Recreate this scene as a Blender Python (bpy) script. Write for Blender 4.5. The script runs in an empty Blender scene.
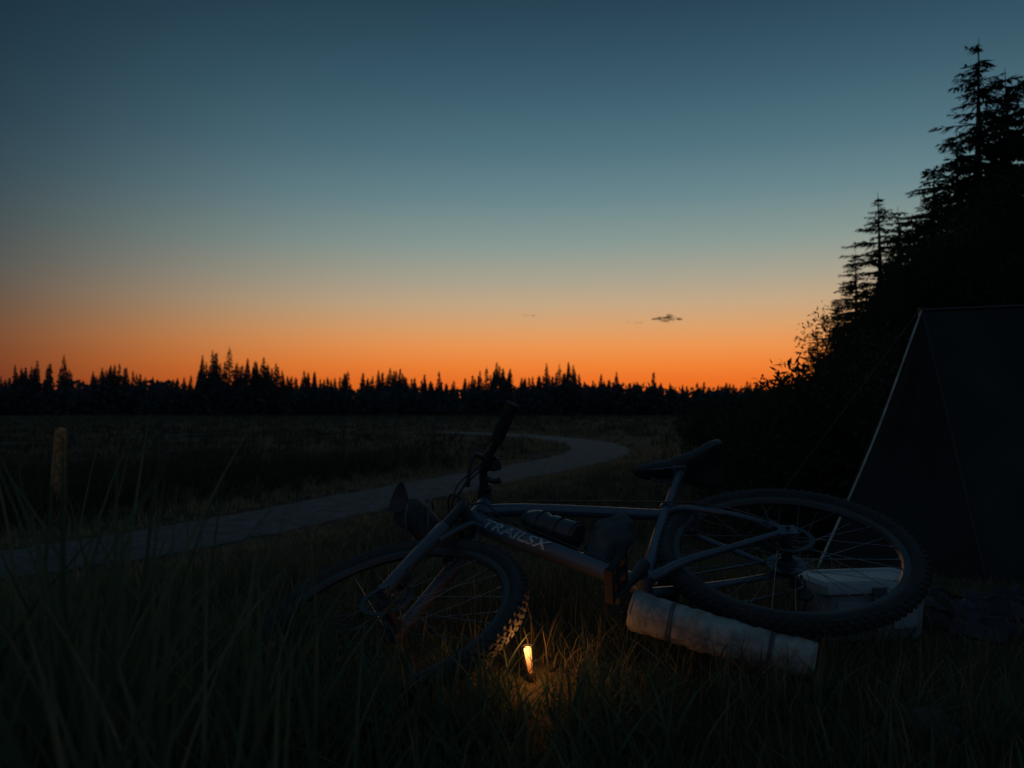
import bpy, math, random
import numpy as np
from mathutils import Vector, Matrix
random.seed(7)
rng = np.random.default_rng(7)
scene = bpy.context.scene
scene.view_settings.view_transform = 'Standard'
scene.view_settings.look = 'None'
scene.view_settings.exposure = 0

# ------------------------------------------------------------ materials
def mat_new(name):
    m = bpy.data.materials.new(name); m.use_nodes = True
    nt = m.node_tree
    return m, nt, nt.nodes['Principled BSDF']

def simple(name, col, rough=0.6, metal=0.0, var=0.25, scale=20.0, bump=0.0, bscale=80.0):
    m, nt, b = mat_new(name)
    tc = nt.nodes.new('ShaderNodeTexCoord')
    n = nt.nodes.new('ShaderNodeTexNoise'); n.inputs['Scale'].default_value = scale; n.inputs['Detail'].default_value = 5
    nt.links.new(tc.outputs['Object'], n.inputs['Vector'])
    r = nt.nodes.new('ShaderNodeValToRGB')
    r.color_ramp.elements[0].position = 0.3; r.color_ramp.elements[1].position = 0.7
    r.color_ramp.elements[0].color = tuple(c*(1-var) for c in col)+(1,)
    r.color_ramp.elements[1].color = tuple(min(1, c*(1+var)) for c in col)+(1,)
    nt.links.new(n.outputs['Fac'], r.inputs['Fac']); nt.links.new(r.outputs['Color'], b.inputs['Base Color'])
    b.inputs['Roughness'].default_value = rough; b.inputs['Metallic'].default_value = metal
    if bump > 0:
        n2 = nt.nodes.new('ShaderNodeTexNoise'); n2.inputs['Scale'].default_value = bscale; n2.inputs['Detail'].default_value = 6
        nt.links.new(tc.outputs['Object'], n2.inputs['Vector'])
        bp = nt.nodes.new('ShaderNodeBump'); bp.inputs['Strength'].default_value = bump; bp.inputs['Distance'].default_value = 0.01
        nt.links.new(n2.outputs['Fac'], bp.inputs['Height']); nt.links.new(bp.outputs['Normal'], b.inputs['Normal'])
    return m

def grass_mat(name, c0, c1, c2):
    m, nt, b = mat_new(name)
    a = nt.nodes.new('ShaderNodeAttribute'); a.attribute_name = 'shade'
    r = nt.nodes.new('ShaderNodeValToRGB')
    r.color_ramp.elements[0].color = c0+(1,); r.color_ramp.elements[0].position = 0.0
    r.color_ramp.elements[1].color = c2+(1,); r.color_ramp.elements[1].position = 1.0
    e = r.color_ramp.elements.new(0.5); e.color = c1+(1,)
    nt.links.new(a.outputs['Fac'], r.inputs['Fac']); nt.links.new(r.outputs['Color'], b.inputs['Base Color'])
    b.inputs['Roughness'].default_value = 0.7
    b.inputs['Specular IOR Level'].default_value = 0.25
    t = nt.nodes.new('ShaderNodeBsdfTranslucent'); nt.links.new(r.outputs['Color'], t.inputs['Color'])
    mx = nt.nodes.new('ShaderNodeMixShader'); mx.inputs[0].default_value = 0.35
    out = nt.nodes['Material Output']
    nt.links.new(b.outputs[0], mx.inputs[1]); nt.links.new(t.outputs[0], mx.inputs[2]); nt.links.new(mx.outputs[0], out.inputs['Surface'])
    return m

M_frame = simple('frame_paint', (0.08,0.105,0.14), 0.36, 0.35, 0.12, 6)
M_fork = simple('fork_alloy', (0.09,0.10,0.12), 0.4, 0.5, 0.15, 15)
M_steel = simple('steel', (0.16,0.17,0.19), 0.35, 1.0, 0.15, 30)
M_black = simple('black_alloy', (0.02,0.02,0.023), 0.5, 0.2, 0.2, 30)
M_rubber = simple('rubber', (0.028,0.028,0.031), 0.85, 0, 0.3, 40, 0.3, 300)
M_grip = simple('grip_rubber', (0.013,0.013,0.014), 0.85, 0, 0.3, 40, 0.3, 300)
M_rim = simple('rim', (0.05,0.052,0.056), 0.4, 0.5, 0.2, 10)
M_saddle = simple('saddle_vinyl', (0.014,0.014,0.016), 0.55, 0, 0.2, 30, 0.15, 400)
M_letter = simple('lettering', (0.34,0.36,0.38), 0.5, 0, 0.5, 70)
M_bottle = simple('bottle_plastic', (0.03,0.035,0.045), 0.35, 0, 0.2, 30)
M_bag = simple('bag_nylon', (0.042,0.045,0.05), 0.75, 0, 0.3, 25, 0.5, 120)
M_cable = simple('cable', (0.02,0.02,0.02), 0.5)
M_mat = simple('sleeping_mat_foam', (0.28,0.275,0.255), 0.9, 0, 0.4, 22, 0.6, 70)
M_strap = simple('strap', (0.10,0.10,0.10), 0.8)
M_cool = simple('cooler_body', (0.24,0.28,0.30), 0.5, 0, 0.15, 9)
M_lid = simple('cooler_lid', (0.38,0.42,0.44), 0.5, 0, 0.15, 9)
M_tent = simple('tent_fabric', (0.016,0.017,0.0168), 0.9, 0, 0.4, 3, 0.4, 30)
M_tape = simple('tent_tape', (0.5,0.47,0.41), 0.8, 0, 0.35, 12)
M_rope = simple('rope', (0.10,0.095,0.085), 0.9)
M_wood = simple('weathered_wood', (0.46,0.20,0.08), 0.85, 0, 0.5, 12, 0.6, 50)
M_post = simple('fence_wood', (0.09,0.075,0.06), 0.9, 0, 0.4, 12, 0.6, 50)
M_wire = simple('wire', (0.12,0.12,0.12), 0.6, 0.5)
M_bark = simple('bark', (0.05,0.038,0.028), 0.95, 0, 0.4, 8, 0.6, 30)
M_needle = grass_mat('needles', (0.015,0.024,0.016), (0.025,0.038,0.024), (0.04,0.055,0.035))
M_leaf = grass_mat('leaves', (0.018,0.028,0.016), (0.03,0.042,0.022), (0.05,0.06,0.03))
M_far_haze = grass_mat('far_foliage_haze', (0.04,0.056,0.064), (0.05,0.07,0.076), (0.062,0.085,0.088))  # distance haze put into the foliage colour: paler and bluer
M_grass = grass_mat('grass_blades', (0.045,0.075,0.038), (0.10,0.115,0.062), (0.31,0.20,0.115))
M_tall = grass_mat('tall_blades', (0.05,0.09,0.05), (0.10,0.14,0.075), (0.25,0.20,0.12))
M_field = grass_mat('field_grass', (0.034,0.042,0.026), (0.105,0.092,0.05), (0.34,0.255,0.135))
M_rock = simple('rock', (0.06,0.058,0.055), 0.95, 0, 0.35, 6, 0.8, 20)
M_cloth = simple('ground_cloth', (0.045,0.04,0.055), 0.85, 0, 0.2, 8, 0.4, 50)

# ------------------------------------------------------------ mesh builder
def perp(d):
    d = Vector(d).normalized()
    a = Vector((0,0,1)) if abs(d.z) < 0.9 else Vector((1,0,0))
    u = d.cross(a).normalized(); v = d.cross(u).normalized()
    return u, v

def catmull(pts, n=6):
    P = [Vector(p) for p in pts]
    if len(P) < 3: return P
    Q = [P[0]*2-P[1]]+P+[P[-1]*2-P[-2]]
    out = []
    for i in range(1, len(Q)-2):
        for k in range(n):
            t = k/n
            a,b,c,d = Q[i-1],Q[i],Q[i+1],Q[i+2]
            out.append(0.5*((2*b)+(-a+c)*t+(2*a-5*b+4*c-d)*t*t+(-a+3*b-3*c+d)*t*t*t))
    out.append(P[-1]); return out

class MB:
    def __init__(s): s.v=[]; s.f=[]; s.m=[]
    def add(s, vs, fs, mi=0):
        o=len(s.v); s.v.extend([tuple(x) for x in vs]); s.f.extend([tuple(i+o for i in f) for f in fs]); s.m.extend([mi]*len(fs))
    def tube(s, pts, r, seg=12, mi=0, cap=True, sx=1.0):
        P=[Vector(p) for p in pts]; n=len(P)
        R=r if hasattr(r,'__len__') else [r]*n
        if len(R)!=n: R=list(np.interp(np.linspace(0,1,n), np.linspace(0,1,len(R)), R))
        u=None; vs=[]
        for i in range(n):
            d=(P[min(i+1,n-1)]-P[max(i-1,0)]).normalized()
            if u is None: u,_=perp(d)
            u=(u-d*u.dot(d)).normalized(); w=d.cross(u)
            for k in range(seg):
                a=2*math.pi*k/seg
                vs.append(P[i]+u*(math.cos(a)*R[i]*sx)+w*(math.sin(a)*R[i]))
        fs=[]
        for i in range(n-1):
            for k in range(seg):
                k2=(k+1)%seg
                fs.append((i*seg+k,i*seg+k2,(i+1)*seg+k2,(i+1)*seg+k))
        if cap:
            fs.append(tuple(range(seg-1,-1,-1))); fs.append(tuple((n-1)*seg+k for k in range(seg)))
        s.add(vs,fs,mi)
    def lathe(s, o, axis, prof, seg=32, mi=0, closed=False):
        o=Vector(o); d=Vector(axis).normalized(); u,w=perp(d)
        vs=[]; n=len(prof)
        for (h,r) in prof:
            for k in range(seg):
                a=2*math.pi*k/seg
                vs.append(o+d*h+u*(math.cos(a)*r)+w*(math.sin(a)*r))
        fs=[]
        for i in range(n if closed else n-1):
            j=(i+1)%n
            for k in range(seg):
                k2=(k+1)%seg
                fs.append((i*seg+k,i*seg+k2,j*seg+k2,j*seg+k))
        if not closed:
            fs.append(tuple(range(seg-1,-1,-1))); fs.append(tuple((n-1)*seg+k for k in range(seg)))
        s.add(vs,fs,mi)
    def box(s, c, ax, ay, az, mi=0, ch=0.15):
        c=Vector(c); ax=Vector(ax); ay=Vector(ay); az=Vector(az)
        mn=min(ax.length,ay.length,az.length)*ch
        fx,fy,fz=1-mn/ax.length,1-mn/ay.length,1-mn/az.length
        import itertools
        vs=[];idx={}
        for sx,sy,sz in itertools.product((-1,1),repeat=3):
            for k,(a,b,d) in enumerate(((1,fy,fz),(fx,1,fz),(fx,fy,1))):
                idx[(sx,sy,sz,k)]=len(vs); vs.append(c+ax*(sx*a)+ay*(sy*b)+az*(sz*d))
        fs=[]
        for sg in (-1,1):
            fs.append([idx[(sg,a,b,0)] for a,b in ((-1,-1),(1,-1),(1,1),(-1,1))])
            fs.append([idx[(a,sg,b,1)] for a,b in ((-1,-1),(1,-1),(1,1),(-1,1))])
            fs.append([idx[(a,b,sg,2)] for a,b in ((-1,-1),(1,-1),(1,1),(-1,1))])
        for a in (-1,1):
            for b in (-1,1):
                fs.append([idx[(a,b,-1,0)],idx[(a,b,1,0)],idx[(a,b,1,1)],idx[(a,b,-1,1)]])
                fs.append([idx[(a,-1,b,0)],idx[(a,1,b,0)],idx[(a,1,b,2)],idx[(a,-1,b,2)]])
                fs.append([idx[(-1,a,b,1)],idx[(1,a,b,1)],idx[(1,a,b,2)],idx[(-1,a,b,2)]])
        for sx,sy,sz in itertools.product((-1,1),repeat=3):
            fs.append([idx[(sx,sy,sz,k)] for k in range(3)])
        s.add(vs,fs,mi)
    def obj(s, name, mats, parent=None, matrix=None, smooth=True):
        me=bpy.data.meshes.new(name); me.from_pydata([tuple(v) for v in s.v],[],s.f)
        if not isinstance(mats,(list,tuple)): mats=[mats]
        for m in mats: me.materials.append(m)
        me.polygons.foreach_set('material_index', s.m)
        import bmesh
        bm=bmesh.new(); bm.from_mesh(me); bmesh.ops.recalc_face_normals(bm, faces=bm.faces); bm.to_mesh(me); bm.free()
        if smooth:
            me.polygons.foreach_set('use_smooth',[True]*len(me.polygons))
            try: me.set_sharp_from_angle(angle=math.radians(38))
            except Exception: pass
        o=bpy.data.objects.new(name, me); scene.collection.objects.link(o)
        if parent: o.parent=parent
        if matrix is not None: o.matrix_basis=matrix
        return o

def empty(name, loc=(0,0,0), matrix=None):
    e=bpy.data.objects.new(name,None); scene.collection.objects.link(e); e.empty_display_size=0.1
    if matrix is not None: e.matrix_world=matrix
    else: e.location=loc
    return e

def quads_obj(name, V, shade, mat, k):
    n=V.shape[0]; vp=V.shape[1]
    me=bpy.data.meshes.new(name)
    me.vertices.add(n*vp); me.vertices.foreach_set('co', V.reshape(-1).astype(np.float32))
    base=(np.arange(n)*vp)[:,None,None]
    q=np.array([[2*i,2*i+1,2*i+3,2*i+2] for i in range(k)])[None]
    L=(base+q).reshape(-1).astype(np.int32)
    me.loops.add(len(L)); me.loops.foreach_set('vertex_index', L)
    me.polygons.add(len(L)//4); me.polygons.foreach_set('loop_start', np.arange(0,len(L),4,dtype=np.int32))
    me.update(calc_edges=True)
    at=me.attributes.new('shade','FLOAT','POINT'); at.data.foreach_set('value', np.repeat(shade,vp).astype(np.float32))
    me.materials.append(mat)
    o=bpy.data.objects.new(name,me); scene.collection.objects.link(o)
    return o

# ------------------------------------------------------------ terrain
def S(a,b,t):
    t=np.clip((t-a)/(b-a),0,1); return t*t*(3-2*t)
def H(x,y):
    x=np.asarray(x,float); y=np.asarray(y,float)
    yy=y+0.5*np.maximum(-x-1,0)
    z=-1.2*S(2.3,9.0,yy)
    rb=S(0,3.0,x-(1.3+0.27*y))
    z=z*(1-0.75*rb)
    near=1-S(5,9,np.hypot(x,y))
    z=z+near*(0.018*np.sin(3.1*x+1.3)*np.cos(2.7*y)+0.01*np.sin(7.3*x+2*y)+0.008*np.cos(9.1*y-3*x))
    return z

rd=[(-22,2.5),(-12,5.4),(-8.5,7.3),(-6.1,9.2),(-4.97,10.6),(-3.66,13.4),(-2.35,16.5),(-0.32,21.2),(1.92,26.3),(3.4,31.3),(3.75,37.8),(2.13,44.6),(-0.75,50),(-5.6,54.5)]
rc=catmull([(a,b,0) for a,b in rd],10)
RC=np.array([(p.x,p.y) for p in rc])
def road_dist(x,y):
    P=np.stack([x,y],-1); d=np.full(len(x),1e9)
    for i in range(len(RC)-1):
        a=RC[i]; b=RC[i+1]; ab=b-a; t=np.clip(((P-a)@ab)/(ab@ab),0,1)
        q=a+t[:,None]*ab; d=np.minimum(d,np.hypot(*(P-q).T))
    return d

# ground
nr=215; na=360
rr=0.05*1.053**np.arange(nr); aa=np.linspace(0,2*np.pi,na,endpoint=False)
gx=(rr[:,None]*np.cos(aa)).ravel(); gy=(rr[:,None]*np.sin(aa)).ravel()
gz=H(gx,gy)
gv=np.stack([gx,gy,gz],-1)
gf=[]
for i in range(nr-1):
    for k in range(na):
        k2=(k+1)%na; gf.append((i*na+k,i*na+k2,(i+1)*na+k2,(i+1)*na+k))
gf.append(tuple(range(na-1,-1,-1)))
me=bpy.data.meshes.new('ground'); me.from_pydata(gv.tolist(),[],gf)
me.polygons.foreach_set('use_smooth',[True]*len(me.polygons))
ground=bpy.data.objects.new('ground',me); scene.collection.objects.link(ground)
m,nt,b=mat_new('ground_soil'); tc=nt.nodes.new('ShaderNodeTexCoord')
n1=nt.nodes.new('ShaderNodeTexNoise'); n1.inputs['Scale'].default_value=0.25; n1.inputs['Detail'].default_value=8
n2=nt.nodes.new('ShaderNodeTexNoise'); n2.inputs['Scale'].default_value=12; n2.inputs['Detail'].default_value=6
mp=nt.nodes.new('ShaderNodeMapping'); mp.inputs['Scale'].default_value=(0.5,1.4,1)
nt.links.new(tc.outputs['Object'],mp.inputs['Vector']); nt.links.new(mp.outputs[0],n1.inputs['Vector']); nt.links.new(tc.outputs['Object'],n2.inputs['Vector'])
r1=nt.nodes.new('ShaderNodeValToRGB'); r1.color_ramp.elements[0].position=0.35; r1.color_ramp.elements[1].position=0.65
r1.color_ramp.elements[0].color=(0.028,0.032,0.02,1); r1.color_ramp.elements[1].color=(0.105,0.085,0.05,1)
r2=nt.nodes.new('ShaderNodeValToRGB'); r2.color_ramp.elements[0].color=(0.4,0.4,0.4,1); r2.color_ramp.elements[1].color=(1.2,1.1,1.0,1)
mx=nt.nodes.new('ShaderNodeMix'); mx.data_type='RGBA'; mx.blend_type='MULTIPLY'; mx.inputs[0].default_value=1
nt.links.new(n1.outputs['Fac'],r1.inputs[0]); nt.links.new(n2.outputs['Fac'],r2.inputs[0])
nt.links.new(r1.outputs[0],mx.inputs[6]); nt.links.new(r2.outputs[0],mx.inputs[7]); nt.links.new(mx.outputs[2],b.inputs['Base Color'])
b.inputs['Roughness'].default_value=0.95; b.inputs['Specular IOR Level'].default_value=0.1
bp=nt.nodes.new('ShaderNodeBump'); bp.inputs['Distance'].default_value=0.03; nt.links.new(n2.outputs['Fac'],bp.inputs['Height']); nt.links.new(bp.outputs[0],b.inputs['Normal'])
me.materials.append(m)

# road
rv=[];rf=[];W_=13
rr2=np.random.default_rng(9)
for i,p in enumerate(rc):
    t=(rc[min(i+1,len(rc)-1)]-rc[max(i-1,0)]).normalized(); nrm=Vector((-t.y,t.x,0))
    hw=0.95+(0.22 if p.y>24 else 0.22*max(0,(p.y-10)/14))
    jl=rr2.uniform(-0.10,0.10); jr=rr2.uniform(-0.10,0.10)
    for k in range(W_):
        s_=(k/(W_-1)*2-1); q=p+nrm*(s_*(hw+(jl if s_<0 else jr)*abs(s_)**3))
        rut=-0.022*math.exp(-((abs(s_)-0.5)/0.16)**2)
        rv.append((q.x,q.y,float(H(q.x,q.y))+0.045*(1-abs(s_)**3)+0.008+rut))
for i in range(len(rc)-1):
    for k in range(W_-1): rf.append((i*W_+k,(i+1)*W_+k,(i+1)*W_+k+1,i*W_+k+1))
me=bpy.data.meshes.new('gravel_road'); me.from_pydata(rv,[],rf); me.polygons.foreach_set('use_smooth',[True]*len(rf))
o=bpy.data.objects.new('gravel_road',me); scene.collection.objects.link(o)
m=simple('gravel',(0.18,0.187,0.195),0.9,0,0.65,3.4,1.0,10); m.node_tree.nodes['Principled BSDF'].inputs['Specular IOR Level'].default_value=0.15
for nd in m.node_tree.nodes:
    if nd.type=='BUMP': nd.inputs['Distance'].default_value=0.14
    if nd.type=='TEX_NOISE': nd.inputs['Detail'].default_value=11; nd.inputs['Roughness'].default_value=0.8
me.materials.append(m)

# ------------------------------------------------------------ grass
LX,LY=0.047,1.90   # lantern spot; blades cut short in a strip toward the camera, keeping it visible
def blades(name, x, y, h, w, bend, shade, mat, k=3, z=None, tl=0.18):
    n=len(x)
    sightline=(np.abs(x-LX-0.02*(LY-y))<0.028)&(y>LY-0.75)&(y<LY+0.03)
    h=np.where(sightline,np.minimum(h,0.03),h)  # caps blade height between camera and lantern, clearing the view
    if z is None: z=H(x,y)
    ph=rng.uniform(0,2*np.pi,n); th=rng.uniform(0,2*np.pi,n)
    L=np.stack([np.cos(ph),np.sin(ph),np.zeros(n)],-1); Wd=np.stack([np.cos(th),np.sin(th),np.zeros(n)],-1)
    V=np.zeros((n,2*(k+1),3)); base=np.stack([x,y,z-0.01],-1)
    tilt=rng.normal(0,tl,n)
    for i in range(k+1):
        t=i/k
        c=base+np.stack([np.zeros(n),np.zeros(n),h*(t-0.35*np.abs(bend)*t*t)],-1)+L*((h*(bend*t*t+tilt*t))[:,None])
        ww=w*(1-t**1.6)*0.5+w*0.03
        V[:,2*i]=c-Wd*ww[:,None]; V[:,2*i+1]=c+Wd*ww[:,None]
    return quads_obj(name,V,shade,mat,k)

def clumped(n, r0, r1, a0, a1, clump, spread, power=1.0):
    nc=n//clump
    u=rng.uniform(0,1,nc)
    r=(r0**power+u*(r1**power-r0**power))**(1/power)
    a=rng.uniform(a0,a1,nc)
    cx=r*np.sin(a); cy=r*np.cos(a)
    sp=spread*(0.5+rng.uniform(0,1,nc))
    x=np.repeat(cx,clump)+rng.normal(0,1,nc*clump)*np.repeat(sp,clump)
    y=np.repeat(cy,clump)+rng.normal(0,1,nc*clump)*np.repeat(sp,clump)
    cr=np.repeat(rng.uniform(0,1,nc),clump)
    return x,y,cr

D=math.radians
x,y,cr=clumped(80000,0.55,6.5,-D(58),D(58),10,0.035,1.5)
pn=0.5+0.5*np.sin(2.3*x+1.1*y)*np.cos(1.7*y-0.8*x)
h=(0.05+0.10*rng.uniform(0,1,len(x))**1.5)*(0.6+0.7*cr)*(0.7+0.6*pn)
right=S(0.6,1.5,x); h=h*(1-0.45*right)
h=h*(1+0.5*S(3.0,5.0,y)*S(-1.5,0.5,x))
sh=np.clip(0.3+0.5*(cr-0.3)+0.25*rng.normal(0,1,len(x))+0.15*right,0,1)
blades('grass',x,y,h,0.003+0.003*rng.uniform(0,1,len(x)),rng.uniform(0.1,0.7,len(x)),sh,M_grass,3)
x,y,cr=clumped(4600,0.75,2.3,-D(52),-D(13),8,0.045,1.2)
h=(0.13+0.20*rng.uniform(0,1,len(x))**1.5)*(0.7+0.5*cr)
lf=S(0.15,0.55,-x/np.maximum(y,0.3)); h=h*(0.65+0.45*lf)
x2,y2,cr2=clumped(2000,0.85,1.8,-D(16),D(12),6,0.03,1.3)
h2=(0.08+0.15*rng.uniform(0,1,len(x2))**1.3)
x3,y3,cr3=clumped(800,1.0,1.9,D(10),D(45),6,0.03,1.3)
h3=(0.06+0.11*rng.uniform(0,1,len(x3))**1.3)
x4,y4,cr4=clumped(270,0.80,1.45,-D(39),-D(14),5,0.05,1.0)
h4=0.38+0.30*rng.uniform(0,1,len(x4))**1.1; h4=h4*(0.70+0.34*S(0.25,0.5,-x4/y4))
X=np.concatenate([x,x2,x3,x4]); Y=np.concatenate([y,y2,y3,y4]); Hh=np.concatenate([h,h2,h3,h4])
Wb=np.concatenate([0.004+0.006*rng.uniform(0,1,len(X)-len(x4)),0.007+0.009*rng.uniform(0,1,len(x4))])
Bd=np.concatenate([rng.uniform(0.1,0.75,len(X)-len(x4)),rng.uniform(0.05,0.45,len(x4))])
sh=np.clip(rng.normal(0.25,0.22,len(X)),0,1); sh[-len(x4):]=np.clip(rng.normal(0.42,0.2,len(x4)),0,1)
blades('tall_grass',X,Y,Hh,Wb,Bd,sh,M_tall,7,None,0.12)
x,y,cr=clumped(90000,6,26,-D(60),D(50),14,0.10,1.5)
d=road_dist(x,y); k_=d>0.66+0.42*cr; x,y,cr,d=x[k_],y[k_],cr[k_],d[k_]
side=(x<RC[np.argmin(np.abs(RC[:,1][None]-y[:,None]),axis=1),0])
left=S(1.8,3.5,d)*side
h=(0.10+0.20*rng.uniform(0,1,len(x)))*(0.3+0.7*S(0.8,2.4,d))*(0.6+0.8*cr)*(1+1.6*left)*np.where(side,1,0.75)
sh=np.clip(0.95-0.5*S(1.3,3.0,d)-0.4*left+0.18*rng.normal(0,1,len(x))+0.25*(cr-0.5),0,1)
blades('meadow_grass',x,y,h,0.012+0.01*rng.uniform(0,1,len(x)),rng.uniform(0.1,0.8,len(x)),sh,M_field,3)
x,y,cr=clumped(64000,26,130,-D(60),D(50),12,0.35,1.3)
d=road_dist(x,y); k_=d>0.95+0.45*cr; x,y,cr,d=x[k_],y[k_],cr[k_],d[k_]
h=(0.15+0.3*rng.uniform(0,1,len(x)))*(0.6+0.9*cr)*(0.4+0.6*S(1,3,d))
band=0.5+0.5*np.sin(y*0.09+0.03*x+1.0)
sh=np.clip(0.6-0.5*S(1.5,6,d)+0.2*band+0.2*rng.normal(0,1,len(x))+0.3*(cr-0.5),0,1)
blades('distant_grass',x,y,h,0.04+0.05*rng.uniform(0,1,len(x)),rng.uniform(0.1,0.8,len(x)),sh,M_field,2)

# ------------------------------------------------------------ trees
def sprays(P,Dr,Ln,Wd,Up):
    n=len(P); side=np.cross(Dr,Up); side/= (np.linalg.norm(side,axis=1)[:,None]+1e-9)
    V=np.zeros((n,6,3))
    for i,(t,w) in enumerate(((0,0.25),(0.45,1.0),(1,0.06))):
        c=P+Dr*(Ln*t)[:,None]; V[:,2*i]=c-side*(Wd*w*0.5)[:,None]; V[:,2*i+1]=c+side*(Wd*w*0.5)[:,None]
    return V

def conifer_mesh(name, Ht, Rm, seed, sp_len=0.25, step=0.052, bw=7):
    r=np.random.default_rng(seed)
    Ps=[];Ds=[];Ls=[];Ws=[];Us=[]
    mb=MB()
    mb.tube([(0,0,-0.3),(0.04,0,Ht*0.35),(-0.03,0.03,Ht*0.7),(0,0,Ht)],[0.022*Ht,0.015*Ht,0.008*Ht,0.004],8,0)
    z=0.06*Ht
    while z<Ht*0.985:
        t=z/Ht
        nb=bw if t<0.8 else 5
        for j in range(nb):
            if r.uniform()<0.16: continue
            az=r.uniform(0,2*np.pi); L=Rm*((1-t)**0.85)*r.uniform(0.4,1.2)+0.13
            if r.uniform()<0.09: L*=1.4
            n=max(4,int(L/step)); tt=np.linspace(0.05,1,n)
            rise=0.35*(t-0.35)
            zc=z+L*(rise*tt-0.38*tt**2+0.22*tt**3)
            px=np.cos(az)*L*tt; py=np.sin(az)*L*tt
            mb.tube([(px[0]*0.1,py[0]*0.1,z),(px[n//2],py[n//2],zc[n//2]),(px[-1],py[-1],zc[-1])],[0.012+0.008*L,0.008,0.003],4,0,False)
            for sd in (-1,1,0):
                a2=az+sd*r.uniform(0.6,1.1,n)
                dz=r.uniform(-0.65,0.05,n) if sd else r.uniform(-1.0,0.3,n)
                dd=np.stack([np.cos(a2),np.sin(a2),dz],-1); dd/=np.linalg.norm(dd,axis=1)[:,None]
                Ps.append(np.stack([px,py,zc],-1)+r.normal(0,0.012,(n,3))); Ds.append(dd)
                Ls.append(sp_len*r.uniform(0.5,1.25,n)*(1.15-0.6*tt)*(0.55+0.6*min(1,L))); Ws.append(r.uniform(0.032,0.056,n))
                Us.append(np.stack([r.normal(0,0.4,n),r.normal(0,0.4,n),np.ones(n)],-1))
        z+=Ht*r.uniform(0.014,0.028)
    P=np.concatenate(Ps);Dd=np.concatenate(Ds);L=np.concatenate(Ls);Wd=np.concatenate(Ws);U=np.concatenate(Us)
    V=sprays(P,Dd,L,Wd,U); return finish_tree(name,mb,V,np.clip(r.normal(0.4,0.25,len(P)),0,1),M_needle)

def finish_tree(name,mb,V,shade,leafmat):
    n=V.shape[0]; tv=np.array(mb.v).reshape(-1,3); nv=len(tv)
    allv=np.concatenate([tv,V.reshape(-1,3)])
    q=np.array([[0,1,3,2],[2,3,5,4]])[None]+(np.arange(n)*6)[:,None,None]+nv
    faces=[f for f in mb.f]; 
    loops=[i for f in faces for i in f]; tot=[len(f) for f in faces]
    L=np.concatenate([np.array(loops,dtype=np.int32),q.reshape(-1).astype(np.int32)])
    tot=np.concatenate([np.array(tot,dtype=np.int32),np.full(2*n,4,dtype=np.int32)])
    st=np.concatenate([[0],np.cumsum(tot)[:-1]]).astype(np.int32)
    me=bpy.data.meshes.new(name)
    me.vertices.add(len(allv)); me.vertices.foreach_set('co',allv.reshape(-1).astype(np.float32))
    me.loops.add(len(L)); me.loops.foreach_set('vertex_index',L)
    me.polygons.add(len(st)); me.polygons.foreach_set('loop_start',st)
    me.update(calc_edges=True)
    me.materials.append(M_bark); me.materials.append(leafmat)
    mi=np.ones(len(st),dtype=np.int32); mi[:len(faces)]=0; me.polygons.foreach_set('material_index',mi)
    at=me.attributes.new('shade','FLOAT','POINT'); at.data.foreach_set('value',np.concatenate([np.zeros(nv),np.repeat(shade,6)]).astype(np.float32))
    return me

def broad_mesh(name, Ht, R, seed, nleaf=16000, leaf=0.10):
    r=np.random.default_rng(seed); mb=MB()
    mb.tube([(0,0,-0.3),(0.05,0.02,Ht*0.25),(0,0.05,Ht*0.6)],[0.04*Ht*0.6,0.03*Ht*0.5,0.02],8,0)
    lobes=[]
    for i in range(26):
        a=r.uniform(0,2*np.pi); q=R*math.sqrt(r.uniform(0,1))*0.8; zz=Ht*r.uniform(0.1,0.86)*(1-0.35*(q/R)**2)
        s_=R*r.uniform(0.22,0.42); lobes.append((q*math.cos(a),q*math.sin(a),zz,s_))
        mb.tube([(0,0,Ht*0.12),(q*math.cos(a)*0.5,q*math.sin(a)*0.5,zz*0.6),(q*math.cos(a),q*math.sin(a),zz)],[0.03,0.018,0.006],5,0,False)
    lob=np.array(lobes); idx=r.integers(0,len(lob),nleaf)
    dirv=r.normal(0,1,(nleaf,3)); dirv/=np.linalg.norm(dirv,axis=1)[:,None]
    rad=lob[idx,3]*r.uniform(0.25,1,nleaf)**0.5*(1+0.25*(r.uniform(0,1,nleaf)<0.06)*r.uniform(0,1.6,nleaf))
    P=lob[idx,:3]+dirv*rad[:,None]*np.array([1,1,0.85]); P[:,2]=np.maximum(P[:,2],0.02)
    dd=dirv*0.6+r.normal(0,0.7,(nleaf,3)); dd/=np.linalg.norm(dd,axis=1)[:,None]
    V=sprays(P,dd,leaf*r.uniform(0.6,1.5,nleaf),leaf*0.5*r.uniform(0.6,1.3,nleaf),r.normal(0,1,(nleaf,3)))
    sh=np.clip(0.5*r.uniform(0,1,len(lob))[idx]+r.normal(0.15,0.15,nleaf),0,1)
    return finish_tree(name,mb,V,sh,M_leaf)

con=[conifer_mesh('conifer_a',8,2.2,11),conifer_mesh('conifer_b',6.5,1.8,12),conifer_mesh('conifer_c',5,1.5,13)]
def place(me,name,u,d,vtop,mh,rs,sq=1.0):
    x=(u-512)/796*d; gz=float(H(x,d)); top=0.65+(405-vtop)/796*d
    s_=(top-gz)/mh
    o=bpy.data.objects.new(name,me); scene.collection.objects.link(o)
    o.location=(x,d,gz); o.scale=(s_*sq,s_*sq,s_); o.rotation_euler=(0,0,rs)
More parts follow.
